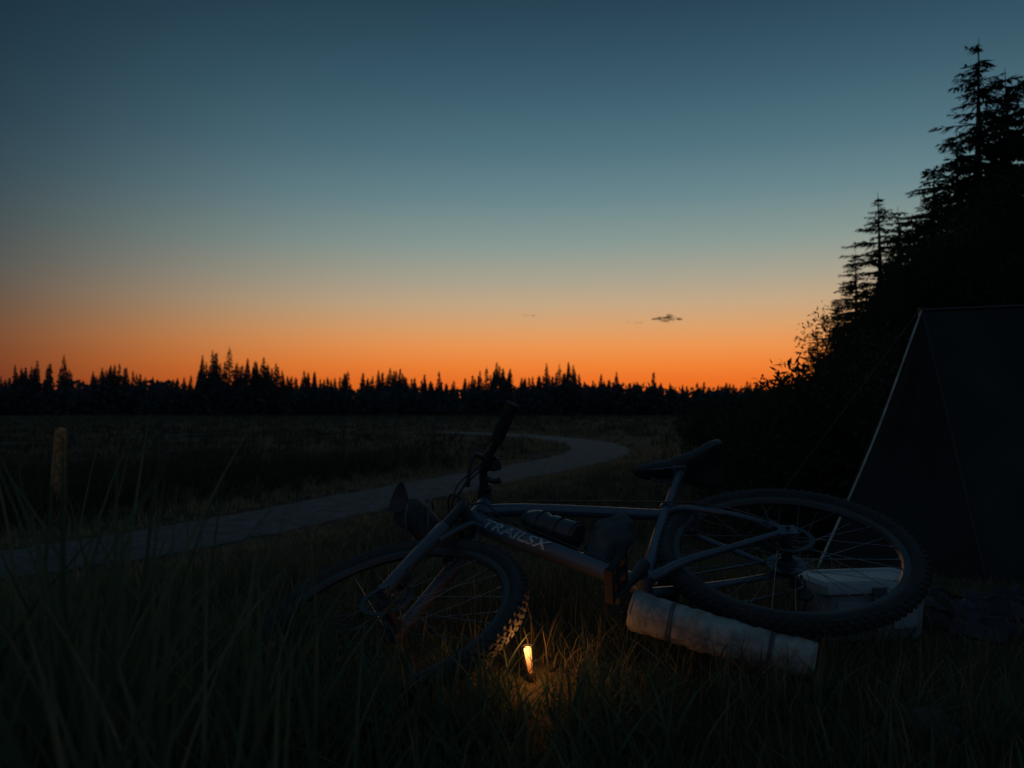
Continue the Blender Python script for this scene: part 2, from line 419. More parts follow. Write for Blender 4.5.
# (image column, distance, image row of top), pixels read from the photograph
for i,(u,d,v,k) in enumerate([(984,16,34,0),(1032,14.5,65,1),(880,22,190,0),(857,25,250,1),(937,18,165,2),(960,19.5,125,1),(914,18.5,212,2),(838,27,300,2),(1075,17,20,0),(1010,20,65,1),(1120,14,60,1),(868,20,280,2),(1180,15,0,0),(900,26,205,1),(818,29,328,1),(1000,17.5,105,2)]):
    place(con[k],'conifer_tree',u,d,v,(8,6.5,5)[k],i*1.7,1.0)
bro=[broad_mesh('broad_a',4,1.9,21,24000,0.07),broad_mesh('broad_b',3,1.7,22,20000,0.06)]
for i,(u,d,v,k) in enumerate([(1000,12,150,0),(950,13,215,0),(908,14,270,1),(872,15.5,305,0),(850,17.5,342,1),(832,20,365,0),(1060,11,180,0),(1110,13,150,0),(970,16,180,0),(918,17,245,1)]):
    place(bro[k],'broadleaf_tree',u,d,v+12,(4,3)[k],i*2.1,0.9)
shr=broad_mesh('shrub_a',1.5,1.1,31,11000,0.05)
for i,(u,d,v) in enumerate([(785,19,388),(755,23,394),(812,12,378),(840,9.5,368),(875,8,358),(765,14.5,416),(715,28,398),(920,8.5,330),(735,17,430)]):
    place(shr,'shrub',u,d,v,1.5,i*1.3,1.0)

# distant treeline: one mass of pointed conifers over a dense understorey
Ps=[];Ds=[];Ls=[];Ws=[];Us=[];Sh=[]
r=np.random.default_rng(5)
cl_c=r.uniform(-200,190,44); cl_h=r.uniform(0.2,1.0,44)
cl_c[:5]=(-56,-51,-24,8,-90); cl_h[:5]=(1.25,1.0,1.0,1.0,1.2)
nt_=900
for i in range(nt_):
    x=r.uniform(-210,200); y=r.uniform(146,185)
    g=np.max(cl_h*np.exp(-((x*155/y-cl_c)/5.5)**2))
    Ht=5.0+2.8*g+r.uniform(0,1.5)+(r.uniform(0.5,2.8) if r.uniform()<0.04+0.18*g else 0)
    if x<-35: Ht*=1.12
    if x>25: Ht*=0.97
    Rm=Ht*r.uniform(0.15,0.24); n=int(200+Ht*20)
    t=r.uniform(0.0,0.99,n)**0.9; z=-1.2+Ht*t
    a=r.uniform(0,2*np.pi,n); q=Rm*(1-t)*r.uniform(0,0.75,n)
    Ps.append(np.stack([x+np.cos(a)*q,y+np.sin(a)*q,z],-1))
    dd=np.stack([np.cos(a),np.sin(a),r.uniform(-0.7,-0.05,n)],-1); Ds.append(dd/np.linalg.norm(dd,axis=1)[:,None])
    Ls.append(Rm*(1-t)*r.uniform(0.3,0.65,n)+0.2); Ws.append(r.uniform(0.35,0.6,n)*(1.2-t)); Us.append(r.normal(0,0.4,(n,3))+np.array([0,1.0,0.3])); Sh.append(np.full(n,r.uniform(0.1,0.9)))
    Ps.append(np.array([[x,y,-1.2]])); Ds.append(np.array([[0,0,1.0]])); Ls.append(np.array([Ht*1.02])); Ws.append(np.array([0.35])); Us.append(np.array([[0,1.0,0]])); Sh.append(np.array([0.1]))
nb=60000
x=r.uniform(-230,210,nb); y=r.uniform(143,180,nb)
top=3.1+0.8*np.sin(x*0.11)*np.sin(x*0.037+1)+0.6*np.sin(x*0.43+y*0.2)+0.4*(x<-35)
z=-1.2+r.uniform(0,1,nb)*np.maximum(top+1.6,0.8)
Ps.append(np.stack([x,y,z],-1)); dd=r.normal(0,1,(nb,3)); Ds.append(dd/np.linalg.norm(dd,axis=1)[:,None]); Ls.append(r.uniform(0.5,1.4,nb)); Ws.append(r.uniform(0.3,0.9,nb)); Us.append(r.normal(0,1,(nb,3))); Sh.append(r.uniform(0,1,nb))
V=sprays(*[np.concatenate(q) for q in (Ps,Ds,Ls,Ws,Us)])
quads_obj('distant_treeline',V,np.concatenate(Sh),M_far_haze,2)

# ------------------------------------------------------------ fence + stake
def gz(x,y): return float(H(x,y))
f=MB()
posts=[(-9.2,12.5),(-7.6,17.3),(-6.6,22.6),(-5.9,28),(-5.0,34),(-4.0,41)]
for i,(x,y) in enumerate(posts):
    z=gz(x,y); h=1.42+0.12*math.sin(i*2.2); lx=0.05*math.sin(i*3.3)
    f.tube([(x,y,z-0.2),(x+lx*0.5,y,z+h*0.5),(x+lx,y,z+h)],[0.065,0.06,0.055],8,0)
for hh in (0.45,0.85,1.2):
    for i in range(len(posts)-1):
        a=posts[i];b=posts[i+1]; za=gz(*a)+hh;zb=gz(*b)+hh
        f.tube([(a[0],a[1]-0.06,za),((a[0]+b[0])/2,(a[1]+b[1])/2,(za+zb)/2-0.05),(b[0],b[1]-0.06,zb)],0.004,4,1)
f.obj('wire_fence',[M_post,M_wire])
f=MB(); x,y=-7.95,14.0; z=gz(x,y)
f.tube([(x-0.03,y,z-0.2),(x-0.015,y,z+0.4),(x+0.005,y+0.01,z+0.9),(x+0.03,y,z+1.33),(x+0.04,y,z+1.42),(x+0.045,y,z+1.455)],[0.125,0.118,0.108,0.105,0.09,0.03],9)
f.obj('wooden_post',[M_wood],smooth=False)

# ------------------------------------------------------------ BICYCLE
Xp=Vector((1.07,0.125,0.136)).normalized()
tl=math.radians(20.5); U0=Vector((0,math.cos(tl),math.sin(tl)))
Up=(U0-Xp*U0.dot(Xp)).normalized(); Zp=Xp.cross(Up).normalized()
Wm=Matrix(((Xp.x,Up.x,Zp.x,-0.310),(Xp.y,Up.y,Zp.y,2.045),(Xp.z,Up.z,Zp.z,0.118),(0,0,0,1)))
Wi=Wm.inverted()
bike=empty('bicycle',matrix=Wm)
saxis=Vector((0.28,0.50,0)).normalized()
Rs=Matrix.Rotation(math.radians(-7),4,saxis)
WB=1.07
fr=MB()
HT0=Vector((0.245,0.41,0)); HT1=Vector((0.30,0.505,0)); BB=Vector((0.65,-0.055,0)); ST=Vector((0.84,0.315,0))
ax=(HT1-HT0).normalized()
fr.tube([HT0-ax*0.01,HT0,HT1,HT1+ax*0.01],[0.027,0.025,0.025,0.027],20)
fr.tube(catmull([HT1-ax*0.035,(0.46,0.435,0),ST-(ST-BB).normalized()*0.03],6),[0.024,0.019,0.017],18)
DTC=[HT0+ax*0.03,(0.31,0.355,0),(0.475,0.16,0),BB]
fr.tube(catmull(DTC,6),[0.029,0.029,0.027,0.025],20)
fr.tube([BB,ST,ST+(ST-BB).normalized()*0.02],[0.019,0.0185,0.0185],18)
fr.tube([BB-Vector((0,0,0.037)),BB+Vector((0,0,0.037))],0.024,20)
for s in (-1,1):
    fr.tube(catmull([BB+Vector((0.02,0,0.022*s)),(0.77,-0.035,0.042*s),(0.91,-0.02,0.055*s),(WB,0,0.066*s)],6),[0.014,0.012,0.009,0.008],12)
    fr.tube(catmull([ST+Vector((0,-0.03,0.012*s)),(0.88,0.24,0.04*s),(0.98,0.13,0.058*s),(WB,0.005,0.066*s)],6),[0.011,0.009,0.0075,0.007],12)
    fr.box((WB,0,0.066*s),(0.024,-0.004,0),(0.004,0.022,0),(0,0,0.004),0,0.4)
fr.tube([(0.895,0.215,-0.045),(0.895,0.215,0.045)],0.007,8)
fr.obj('frame',M_frame,bike)
sp=MB(); sd=(ST-BB).normalized(); SPt=Vector((0.965,0.54,0))
sp.tube([ST-sd*0.02,SPt-Vector((0.01,0.012,0)),SPt],[0.0135,0.0135,0.016],16)
sp.tube([ST+sd*0.0,ST+sd*0.022],0.0225,16)
sp.box(SPt+Vector((0,0.01,0)),(0.022,-0.002,0),(0.001,0.009,0),(0,0,0.028),0,0.4)
for s in (-1,1):
    sp.tube(catmull([(0.87,0.58,0.012*s),(0.90,0.555,0.022*s),(0.97,0.553,0.022*s),(1.03,0.56,0.026*s),(1.07,0.585,0.04*s)],5),0.0036,8)
sp.obj('seatpost',M_fork,bike)
sa=MB(); ns=22; seg=20; vs=[]
for i in range(ns):
    t=i/(ns-1); X_=0.825+0.32*t
    w=np.interp(t,[0,0.03,0.1,0.35,0.6,0.8,0.93,1.0],[0.010,0.018,0.024,0.032,0.056,0.084,0.084,0.055])
    th=np.interp(t,[0,0.05,0.4,0.75,0.95,1.0],[0.014,0.030,0.044,0.058,0.052,0.02])
    yc=0.600+0.012*math.sin(t*math.pi*1.0-0.3)*-1+0.028*S(0.6,1.0,t)
    for k in range(seg):
        a=2*math.pi*k/seg; ca,sa_=math.cos(a),math.sin(a)
        zz=w*math.copysign(abs(ca)**0.8,ca); yy=yc+(th*0.55*abs(sa_)**0.7 if sa_>0 else -th*0.75*abs(sa_)**0.5)
        yy-=0.35*(zz*zz)/0.075
        vs.append((X_,yy,zz))
fs=[(i*seg+k,i*seg+(k+1)%seg,(i+1)*seg+(k+1)%seg,(i+1)*seg+k) for i in range(ns-1) for k in range(seg)]
fs+= [tuple(range(seg)),tuple((ns-1)*seg+k for k in range(seg))]
sa.add(vs,fs); sa.obj('saddle',M_saddle,bike)

def wheel(name, matrix, rear):
    e=bpy.data.objects.new(name,None); scene.collection.objects.link(e); e.parent=bike; e.matrix_basis=matrix; e.empty_display_size=0.05
    t=MB(); R=0.321 if rear else 0.332; r_=0.0245
    prof=[(r_*math.sin(a),R+r_*0.95*math.cos(a)) for a in np.linspace(0,2*math.pi,16,endpoint=False)]
    t.lathe((0,0,0),(0,0,1),prof,96,0,True)
    nk=84
    for i in range(nk):
        a=2*math.pi*i/nk
        for (off,lat,rad) in ((0,0,R+r_*0.96),(0.5,0.011,R+r_*0.86),(0.5,-0.011,R+r_*0.86),(0,0.0185,R+r_*0.60),(0,-0.0185,R+r_*0.60)):
            b_=a+off*2*math.pi/nk; er=Vector((math.cos(b_),math.sin(b_),0)); et=Vector((-math.sin(b_),math.cos(b_),0))
            t.box(er*rad+Vector((0,0,lat)),er*0.0036,et*0.0062,Vector((0,0,0.004)),0,0.2)
    t.obj('tyre',M_rubber,e)
    t=MB(); q=R-0.323
    prof=[(-0.0125,0.304+q),(-0.0125,0.296+q),(-0.010,0.287+q),(0,0.282+q),(0.010,0.287+q),(0.0125,0.296+q),(0.0125,0.304+q),(0.008,0.300+q),(-0.008,0.300+q)]
    t.lathe((0,0,0),(0,0,1),prof,72,0,True); t.obj('rim',M_rim,e)
    t=MB(); hw=0.034
    t.lathe((0,0,0),(0,0,1),[(-0.055,0.007),(-0.045,0.012),(-hw-0.003,0.027),(-hw+0.003,0.027),(-hw+0.012,0.015),(hw-0.012,0.015),(hw-0.003,0.027),(hw+0.003,0.027),(0.045,0.012),(0.055,0.007)],24,0)
    t.tube([(0,0,-0.078),(0,0,0.078)],0.006,10); t.obj('hub',M_black,e)
    t=MB()
    for i in range(32):
        s=1 if i%2 else -1; a=2*math.pi*i/32; tw=(1 if (i//2)%2 else -1)*1.05
        p0=Vector((0.025*math.cos(a+tw),0.025*math.sin(a+tw),hw*s)); p1=Vector(((0.284+q)*math.cos(a),(0.284+q)*math.sin(a),0.003*s))
        t.tube([p0,p1],0.0010,5,0,False)
        t.tube([p1*0.955,p1],0.0020,5,0,False)
    t.obj('spokes',M_steel,e)
    t=MB(); prof=[(0.041,0.056),(0.041,0.070),(0.0428,0.070),(0.0428,0.056)]
    t.lathe((0,0,0),(0,0,1),prof,48,0,True)
    for i in range(6):
        a=i*math.pi/3; t.tube([(0.02*math.cos(a),0.02*math.sin(a),0.042),(0.058*math.cos(a+0.4),0.058*math.sin(a+0.4),0.042)],0.0025,6)
    t.obj('disc_rotor',M_rim,e)
    if rear:
        t=MB()
        for i,q in enumerate(np.linspace(0.052,0.022,8)):
            z=-0.036-i*0.0042
            N=int(q*2*math.pi/0.0127*1); vs=[]
            for k in range(N*2):
                a=math.pi*k/N; rr_=q+(0.003 if k%2 else -0.002); vs.append((rr_*math.cos(a),rr_*math.sin(a)))
            n=len(vs); t.add([(a,b,z) for a,b in vs]+[(a,b,z-0.002) for a,b in vs],[tuple(range(n)),tuple(range(n,2*n))]+[(k,(k+1)%n,n+(k+1)%n,n+k) for k in range(n)])
        t.obj('cassette',M_steel,e,smooth=False)
    return e
wheel('front_wheel',Rs,False)
wheel('rear_wheel',Matrix.Translation((WB,0,0)),True)
fk=MB(); cr=HT0-ax*0.02
for s in (-1,1):
    cl=cr+Vector((0,0,0.066*s)); fk.tube([cl+ax*0.01,cl-ax*0.16],0.0155,16,1)
    low=Vector((0.0,0.0,0.066*s))
    fk.tube([cl-ax*0.13,cl-ax*0.14,cl*0.35+low*0.65,low+Vector((0.006,0.012,0)),low-Vector((0.008,0.012,0))],[0.019,0.021,0.0195,0.017,0.013],16,0)
    fk.tube([low-Vector((0,0,0.014*s)),low+Vector((0,0,0.016*s))],0.014,14,0)
fk.tube(catmull([cr+Vector((0,0,-0.075)),cr+ax*0.01+Vector((0,0,-0.04)),cr+ax*0.018,cr+ax*0.01+Vector((0,0,0.04)),cr+Vector((0,0,0.075))],5),[0.017,0.02,0.024,0.02,0.017],14,0)
pm=(cr*0.55); fk.tube(catmull([pm+Vector((0.02,0,-0.062)),Vector((0.25,0.33,-0.03)),Vector((0.255,0.335,0.03)),pm+Vector((0.02,0,0.062))],6),0.009,10,0)
fk.box((0.045,0.06,0.052),(0.014,0.024,0),(0.012,-0.007,0),(0,0,0.012),1,0.3)
fk.obj('suspension_fork',[M_fork,M_black],bike,Rs)
ck=MB()
for i,(q,z) in enumerate(((0.088,-0.048),(0.066,-0.041))):
    N=int(q*2*math.pi/0.0127); vs=[]
    for k in range(N*2):
        a=math.pi*k/N; rr_=q+(0.0035 if k%2 else -0.001); vs.append((BB.x+rr_*math.cos(a),BB.y+rr_*math.sin(a)))
    inn=[(BB.x+(q-0.018)*math.cos(math.pi*k/N),BB.y+(q-0.018)*math.sin(math.pi*k/N)) for k in range(N*2)]; n=len(vs)
    for zz in (z,z-0.003):
        ck.add([(a,b,zz) for a,b in vs]+[(a,b,zz) for a,b in inn],[(k,(k+1)%n,n+(k+1)%n,n+k) for k in range(n)])
for k in range(4):
    a=k*math.pi/2+0.4; ck.box(BB+Vector((0.04*math.cos(a),0.04*math.sin(a),-0.045)),(0.036*math.cos(a),0.036*math.sin(a),0),(-0.008*math.sin(a),0.008*math.cos(a),0),(0,0,0.004),0,0.3)
ck.tube([BB-Vector((0,0,0.07)),BB+Vector((0,0,0.066))],0.013,16)
ca_=math.radians(232)
dirs={1:Vector((math.cos(ca_),math.sin(ca_),0)),-1:Vector((-math.cos(ca_),-math.sin(ca_),0))}
for s in (1,-1):
    dr=dirs[s]; a0=BB+Vector((0,0,0.06*s)); a1=a0+dr*0.17+Vector((0,0,0.014*s)); pr=dr.cross(Vector((0,0,1)))
    ck.tube(catmull([a0-dr*0.012,a0+dr*0.02,a0+dr*0.1+Vector((0,0,0.008*s)),a1,a1+dr*0.012],4),[0.017,0.017,0.011,0.013,0.012],12)
ck.obj('crankset',M_black,bike)
for s in (1,-1):
    pd=MB(); dr=dirs[s]; pr=dr.cross(Vector((0,0,1)))
    c=BB+Vector((0,0,0.06*s))+dr*0.17+Vector((0,0,0.07*s))
    pd.tube([c-Vector((0,0,0.055*s)),c+Vector((0,0,0.04*s))],0.008,10)
    for q in (-1,1): pd.box(c+dr*0.04*q,dr*0.006,pr*0.011,Vector((0,0,0.045)),0,0.3)
    for q in (-1,0,1): pd.box(c+Vector((0,0,0.04*q)),dr*0.042,pr*0.008,Vector((0,0,0.005)),0,0.3)
    for q in (-1,1):
        for w in (-1,0,1): pd.tube([c+dr*0.04*q+Vector((0,0,0.03*w))-pr*0.014,c+dr*0.04*q+Vector((0,0,0.03*w))+pr*0.014],0.0022,6)
    pd.obj('pedal',M_grip,bike)
ch=MB()
def chain(p,q,z):
    p=Vector(p);q=Vector(q);L=(q-p).length;n=int(L/0.0127);d=(q-p).normalized();u=Vector((-d.y,d.x,0))
    for i in range(n):
        c=p+d*(i+0.5)*L/n; ch.box(c+Vector((0,0,z+(0.0015 if i%2 else 0))),d*0.0062,u*0.0036,Vector((0,0,0.0022)),0,0.3)
chain((BB.x,BB.y+0.088,0),(WB,0.045,0),-0.05); chain((BB.x,BB.y-0.088,0),(1.065,-0.10,0),-0.05); chain((1.065,-0.1,0),(1.09,-0.045,0),-0.05)
ch.obj('chain',M_steel,bike)
dl=MB(); dl.box((1.08,-0.045,-0.075),(0.014,0.006,0),(-0.006,0.018,0),(0,0,0.012),0,0.3); dl.box((1.068,-0.09,-0.06),(0.008,0.004,0),(-0.01,0.04,0),(0,0,0.003),0,0.3)
for c in ((1.073,-0.065),(1.062,-0.118)): dl.lathe((c[0],c[1],-0.06),(0,0,1),[(-0.004,0.02),(0.004,0.02)],14)
dl.box((1.04,0.045,0.058),(0.02,0.012,0),(-0.01,0.016,0),(0,0,0.012),0,0.3)
dl.obj('derailleur',M_black,bike)
def Vv(*a): return Vector(a)
C=Vv(-0.082,2.59,0.362); ht=Wm@HT1
hb=MB()
bar=catmull([(-0.215,2.76,0.085),(-0.19,2.73,0.16),(-0.145,2.67,0.26),(-0.1,2.61,0.32),C,(-0.092,2.578,0.405),(-0.086,2.565,0.46),(-0.042,2.54,0.55),(0.0,2.515,0.648)],6)
hb.tube(bar,0.0135,14)
hb.tube([C+Vv(-0.012,0.01,-0.022),C+Vv(-0.004,-0.01,0.026)],0.021,16)
hb.tube([ht-Vv(0.01,0.04,0.02)*0.5,ht+Vv(0,0.03,0.01)],0.02,16)
hb.tube([ht+Vv(0,0.012,0.004),C],[0.019,0.016],14)
hb.obj('handlebar',M_black,bike,Wi)
gp=MB()
def grip(a,b):
    a=Vector(a);b=Vector(b);n=26; pts=[a.lerp(b,i/n) for i in range(n+1)]
    rr_=[0.0205+(0.0016 if i%2 else 0) for i in range(n+1)]; rr_[0]=0.023; rr_[-1]=0.024; rr_[-2]=0.024;rr_[1]=0.023
    gp.tube(pts,rr_,16)
grip((-0.052,2.545,0.53),(0.003,2.513,0.655)); grip((-0.19,2.73,0.165),(-0.22,2.765,0.075))
gp.obj('grips',M_grip,bike,Wi)
lv=MB()
lv.tube([(-0.088,2.57,0.448),(-0.068,2.555,0.495)],0.0215,14)
lv.box((-0.054,2.56,0.46),(0.018,0,0.004),(0,0.014,0),(-0.004,0,0.02),0,0.4)
lv.tube(catmull([(-0.09,2.555,0.48),(-0.118,2.55,0.49),(-0.135,2.54,0.45),(-0.14,2.53,0.39)],5),[0.009,0.0075,0.006,0.007],8,0,True,1.4)
lv.tube([(-0.145,2.67,0.262),(-0.158,2.69,0.235)],0.0185,14)
lv.tube(catmull([(-0.16,2.66,0.25),(-0.2,2.68,0.2),(-0.23,2.7,0.12)],5),[0.008,0.006,0.006],8,0,True,1.4)
lv.tube(catmull([(-0.085,2.57,0.415),(-0.06,2.565,0.405),(-0.035,2.56,0.41)],4),[0.01,0.008,0.011],8)
lv.obj('brake_levers',M_black,bike,Wi)
cb=MB()
hd=Wm@Vector((0.25,0.44,0.03)); cal=Wm@Vector((0.05,0.07,0.075)); dt=Wm@Vector((0.33,0.34,0.03))
cb.tube(catmull([(-0.088,2.55,0.47),(-0.13,2.5,0.43),(-0.165,2.48,0.36),(-0.15,2.48,0.30),hd+Vv(-0.02,-0.02,0.02),cal],8),0.0028,6)
cb.tube(catmull([(-0.08,2.55,0.46),(-0.145,2.52,0.40),(-0.19,2.5,0.33),(-0.15,2.49,0.27),hd+Vv(0.03,0,0.0),dt],8),0.0028,6)
cb.tube(catmull([(-0.15,2.66,0.25),(-0.2,2.58,0.30),(-0.19,2.5,0.37),(-0.13,2.5,0.34),hd+Vv(0.05,0,0.02),dt+Vv(0.02,0,0)],8),0.0028,6)
cb.tube(catmull([(-0.05,2.57,0.44),(-0.10,2.53,0.45),(-0.175,2.5,0.39),(-0.18,2.5,0.28),(-0.11,2.48,0.27),dt],8),0.0025,6)
cb.tube([Wm@Vector((0.34,0.37,0.028)),Wm@Vector((0.475,0.193,0.027)),Wm@Vector((0.61,0.01,0.025))],0.0025,6)
cb.tube(catmull([Wm@Vector((0.43,0.465,0.02)),Wm@Vector((0.61,0.41,0.019)),Wm@Vector((0.815,0.34,0.02)),Wm@Vector((0.94,0.19,0.066)),Wm@Vector((1.04,0.05,0.075))],6),0.0025,6)
cb.obj('cables',M_cable,bike,Wi)
bg=MB(); ns=16; seg=20; vs=[]
for i in range(ns):
    t=i/(ns-1); a=math.sin(math.pi*min(max(t,0.02),0.98))**0.45
    cx=-0.375+0.165*t; cz=0.278+0.012*math.sin(t*5)-0.03*t+0.02*(1-t)
    for k in range(seg):
        q=2*math.pi*k/seg
        rx=0.052*a*(1+0.08*math.sin(3*q+i)); rz=0.062*a*(1+0.06*math.sin(2*q+i*0.7))
        vs.append((cx,2.56+rx*math.cos(q),cz+rz*math.copysign(abs(math.sin(q))**0.75,math.sin(q))))
bg.add(vs,[(i*seg+k,i*seg+(k+1)%seg,(i+1)*seg+(k+1)%seg,(i+1)*seg+k) for i in range(ns-1) for k in range(seg)]+[tuple(range(seg)),tuple((ns-1)*seg+k for k in range(seg))])
fl=[];nf=8
for i in range(nf):
    t=i/(nf-1); w=0.036*(1-t)**0.7+0.003; z=0.312+0.095*t; x=-0.355-0.008*t+0.012*t*t; y=2.53+0.01*math.sin(t*3)
    fl+= [(x-w,y,z),(x,y-0.012*(1-t),z),(x+w,y,z),(x,y+0.018*(1-t)+0.003,z)]
bg.add(fl,[(i*4+k,i*4+(k+1)%4,(i+1)*4+(k+1)%4,(i+1)*4+k) for i in range(nf-1) for k in range(4)]+[(0,1,2,3),tuple((nf-1)*4+k for k in range(4))])
for xx in (-0.33,-0.26):
    bg.tube([(xx+0.002*math.cos(a),2.56+0.057*math.cos(a),0.280+0.066*math.sin(a)) for a in np.linspace(0,2*math.pi,24)],0.004,6,1)
bg.tube(catmull([(-0.23,2.57,0.27),(-0.18,2.6,0.29),(-0.12,2.61,0.325)],4),0.008,8,1)
bg.obj('handlebar_bag',[M_bag,M_strap],bike,Wi)
bo=MB(); dd=(Vector((0.475,0.16,0))-Vector((0.31,0.355,0))).normalized(); nn=Vector((-dd.y,dd.x,0)); 
if nn.y<0: nn=-nn
o0=Vector((0.39,0.325,0.0))+nn*0.045+Vector((0,0,0.014))
bo.lathe(o0,dd,[(-0.028,0.006),(-0.027,0.011),(-0.012,0.011),(-0.01,0.026),(0.002,0.028),(0.006,0.032),(0.03,0.0385),(0.06,0.0385),(0.07,0.035),(0.08,0.035),(0.09,0.0385),(0.175,0.0385),(0.182,0.035)],28)
bo.obj('water_bottle',M_bottle,bike)
cg=MB()
for h in (0.05,0.12,0.175):
    u,w=perp(dd); cg.tube([o0+dd*h+(u*math.cos(a)+w*math.sin(a))*0.0405 for a in np.linspace(0,2*math.pi,20)],0.0025,6)
cg.obj('bottle_cage',M_black,bike)
fb=MB(); vs=[]; ns=14; seg=18
for i in range(ns):
    t=i/(ns-1); a=max(0.05,math.sin(math.pi*min(max(t,0.03),0.97)))**0.4
    c=Vector((0.615,0.07,0)).lerp(Vector((0.76,0.285,0)),t)+Vector((-0.055,0.02,0))
    for k in range(seg):
        q=2*math.pi*k/seg; wob=1+0.12*math.sin(3*q+t*9)+0.08*math.sin(5*q-t*14)
        vs.append(c+Vector((-0.84,0.54,0))*(0.058*a*wob*math.cos(q))+Vector((0,0,1))*(0.046*a*wob*math.sin(q)))
fb.add(vs,[(i*seg+k,i*seg+(k+1)%seg,(i+1)*seg+(k+1)%seg,(i+1)*seg+k) for i in range(ns-1) for k in range(seg)]+[tuple(range(seg)),tuple((ns-1)*seg+k for k in range(seg))])
fb.obj('frame_bag',M_bag,bike)
cu=bpy.data.curves.new('txt','FONT'); cu.body='TRAILSX'; cu.size=0.06; cu.resolution_u=3; cu.offset=0.0014; cu.shear=0.25
to=bpy.data.objects.new('txt',cu); scene.collection.objects.link(to)
dg=bpy.context.evaluated_depsgraph_get(); tm=bpy.data.meshes.new_from_object(to.evaluated_get(dg)); bpy.data.objects.remove(to)
import bmesh
bm=bmesh.new(); bm.from_mesh(tm); bmesh.ops.triangulate(bm,faces=bm.faces); bmesh.ops.subdivide_edges(bm,edges=bm.edges,cuts=2); 
curve=catmull(DTC,6)
xs=[v.co.x for v in bm.verts]; x0,x1=min(xs),max(xs)
ld=0.25
for v in bm.verts:
    t=(v.co.x-x0)/(x1-x0); s_=0.08+ld*t
    acc=0; P=curve[0]; Td=(curve[1]-curve[0]).normalized()
    for i in range(len(curve)-1):
        L=(curve[i+1]-curve[i]).length
        if acc+L>=s_: P=curve[i].lerp(curve[i+1],(s_-acc)/L); Td=(curve[i+1]-curve[i]).normalized(); break
        acc+=L
    N_=Vector((0,0,1)); B_=Td.cross(N_)*-1
    ang=(v.co.y-0.02)/0.03*0.72 - 0.55
    R_=0.0302
    v.co=P+(N_*math.cos(ang)+B_*math.sin(ang))*R_
bm.to_mesh(tm); bm.free(); tm.materials.append(M_letter)
lo=bpy.data.objects.new('frame_lettering',tm); scene.collection.objects.link(lo); lo.parent=bike

# ------------------------------------------------------------ rolled mat
mr=MB(); A=Vv(0.300,1.99,0.142); B=Vv(0.690,1.85,0.058); dd=(B-A).normalized(); L=(B-A).length; u,w=perp(dd)
nn_=40; RM=0.047
pts=[A+dd*L*i/nn_+Vv(0,0,-0.004*math.sin(math.pi*i/nn_)) for i in range(nn_+1)]
rad=[RM+0.0014*math.sin(i*0.9)+0.0012*math.sin(i*2.3) for i in range(nn_+1)]
for q in (9,31): 
    for j in (-1,0,1): rad[q+j]-=(0.0035 if j==0 else 0.0015)
vs=[];seg=40
for i,p in enumerate(pts):
    for k in range(seg):
        a=2*math.pi*k/seg; rr_=rad[i]*(1+0.025*math.sin(2*a+i*0.08)+0.012*math.sin(5*a+i*0.5)+0.05*(k/seg))
        vs.append(p+(u*math.cos(a)+w*math.sin(a))*rr_)
mr.add(vs,[(i*seg+k,i*seg+(k+1)%seg,(i+1)*seg+(k+1)%seg,(i+1)*seg+k) for i in range(nn_) for k in range(seg)],0)
for E,sg in ((A,-1),(B,1)):
    turns=4; N=turns*28
    va=[]
    for i in range(N+1):
        t=i/N; a=t*turns*2*math.pi; rr_=0.005+(RM-0.006)*t
        dvec=u*math.cos(a)+w*math.sin(a)
        for (dr,ds) in ((-0.0048,0.0),(-0.004,0.006),(0.0034,0.006),(0.0048,0.0)):
            va.append(E+dvec*(rr_+dr)+dd*sg*(ds-0.001))
    mr.add(va,[(i*4+k,i*4+k+1,(i+1)*4+k+1,(i+1)*4+k) for i in range(N) for k in range(3)],0)
    mr.add([E-dd*sg*0.004+(u*math.cos(2*math.pi*k/24)+w*math.sin(2*math.pi*k/24))*RM for k in range(24)],[tuple(range(24))],1)
mat_root=empty('rolled_sleeping_mat',A)
ob=mr.obj('foam_roll',[M_mat,M_strap],mat_root,Matrix.Translation(-A))
st=MB()
for q in (9,31):
    for off in (-0.003,0.003):
        st.tube([pts[q]+dd*off+(u*math.cos(a)+w*math.sin(a))*((RM-0.0015)*(1+0.025*math.sin(2*a+q*0.08)+0.05*((a/(2*math.pi))%1))) for a in np.linspace(0,2*math.pi,36)],0.0028,6)
st.obj('straps',M_strap,mat_root,Matrix.Translation(-A))

# ------------------------------------------------------------ cooler
ce=empty('cooler_box',(1.015,2.335,gz(1.015,2.335)),None); ce.rotation_euler=(0,0,math.radians(8))
cl=MB()
v=[]
for (z,sx,sy) in ((0.0,0.145,0.068),(0.012,0.150,0.075),(0.138,0.158,0.082)):
    for (a,b_) in ((-1,-0.8),(-0.88,-1),(0.88,-1),(1,-0.8),(1,0.8),(0.88,1),(-0.88,1),(-1,0.8)): v.append((a*sx,b_*sy,z))
cl.add(v,[(i*8+k,i*8+(k+1)%8,(i+1)*8+(k+1)%8,(i+1)*8+k) for i in range(2) for k in range(8)]+[tuple(range(8)),tuple(range(16,24))])
for s in (-1,1): cl.box((0.085*s,-0.081,0.075),(0.035,0,0),(0,0.005,0),(0,0,0.04),0,0.3)
cl.obj('body',M_cool,ce)
cl=MB(); v=[]
for (z,sx,sy) in ((0.1385,0.164,0.090),(0.162,0.164,0.090),(0.172,0.156,0.083),(0.173,0.135,0.064),(0.168,0.130,0.06)):
    for (a,b_) in ((-1,-0.85),(-0.92,-1),(0.92,-1),(1,-0.85),(1,0.85),(0.92,1),(-0.92,1),(-1,0.85)): v.append((a*sx,b_*sy,z))
cl.add(v,[(i*8+k,i*8+(k+1)%8,(i+1)*8+(k+1)%8,(i+1)*8+k) for i in range(4) for k in range(8)]+[tuple(range(8)),tuple(range(32,40))])
cl.obj('lid',M_lid,ce)
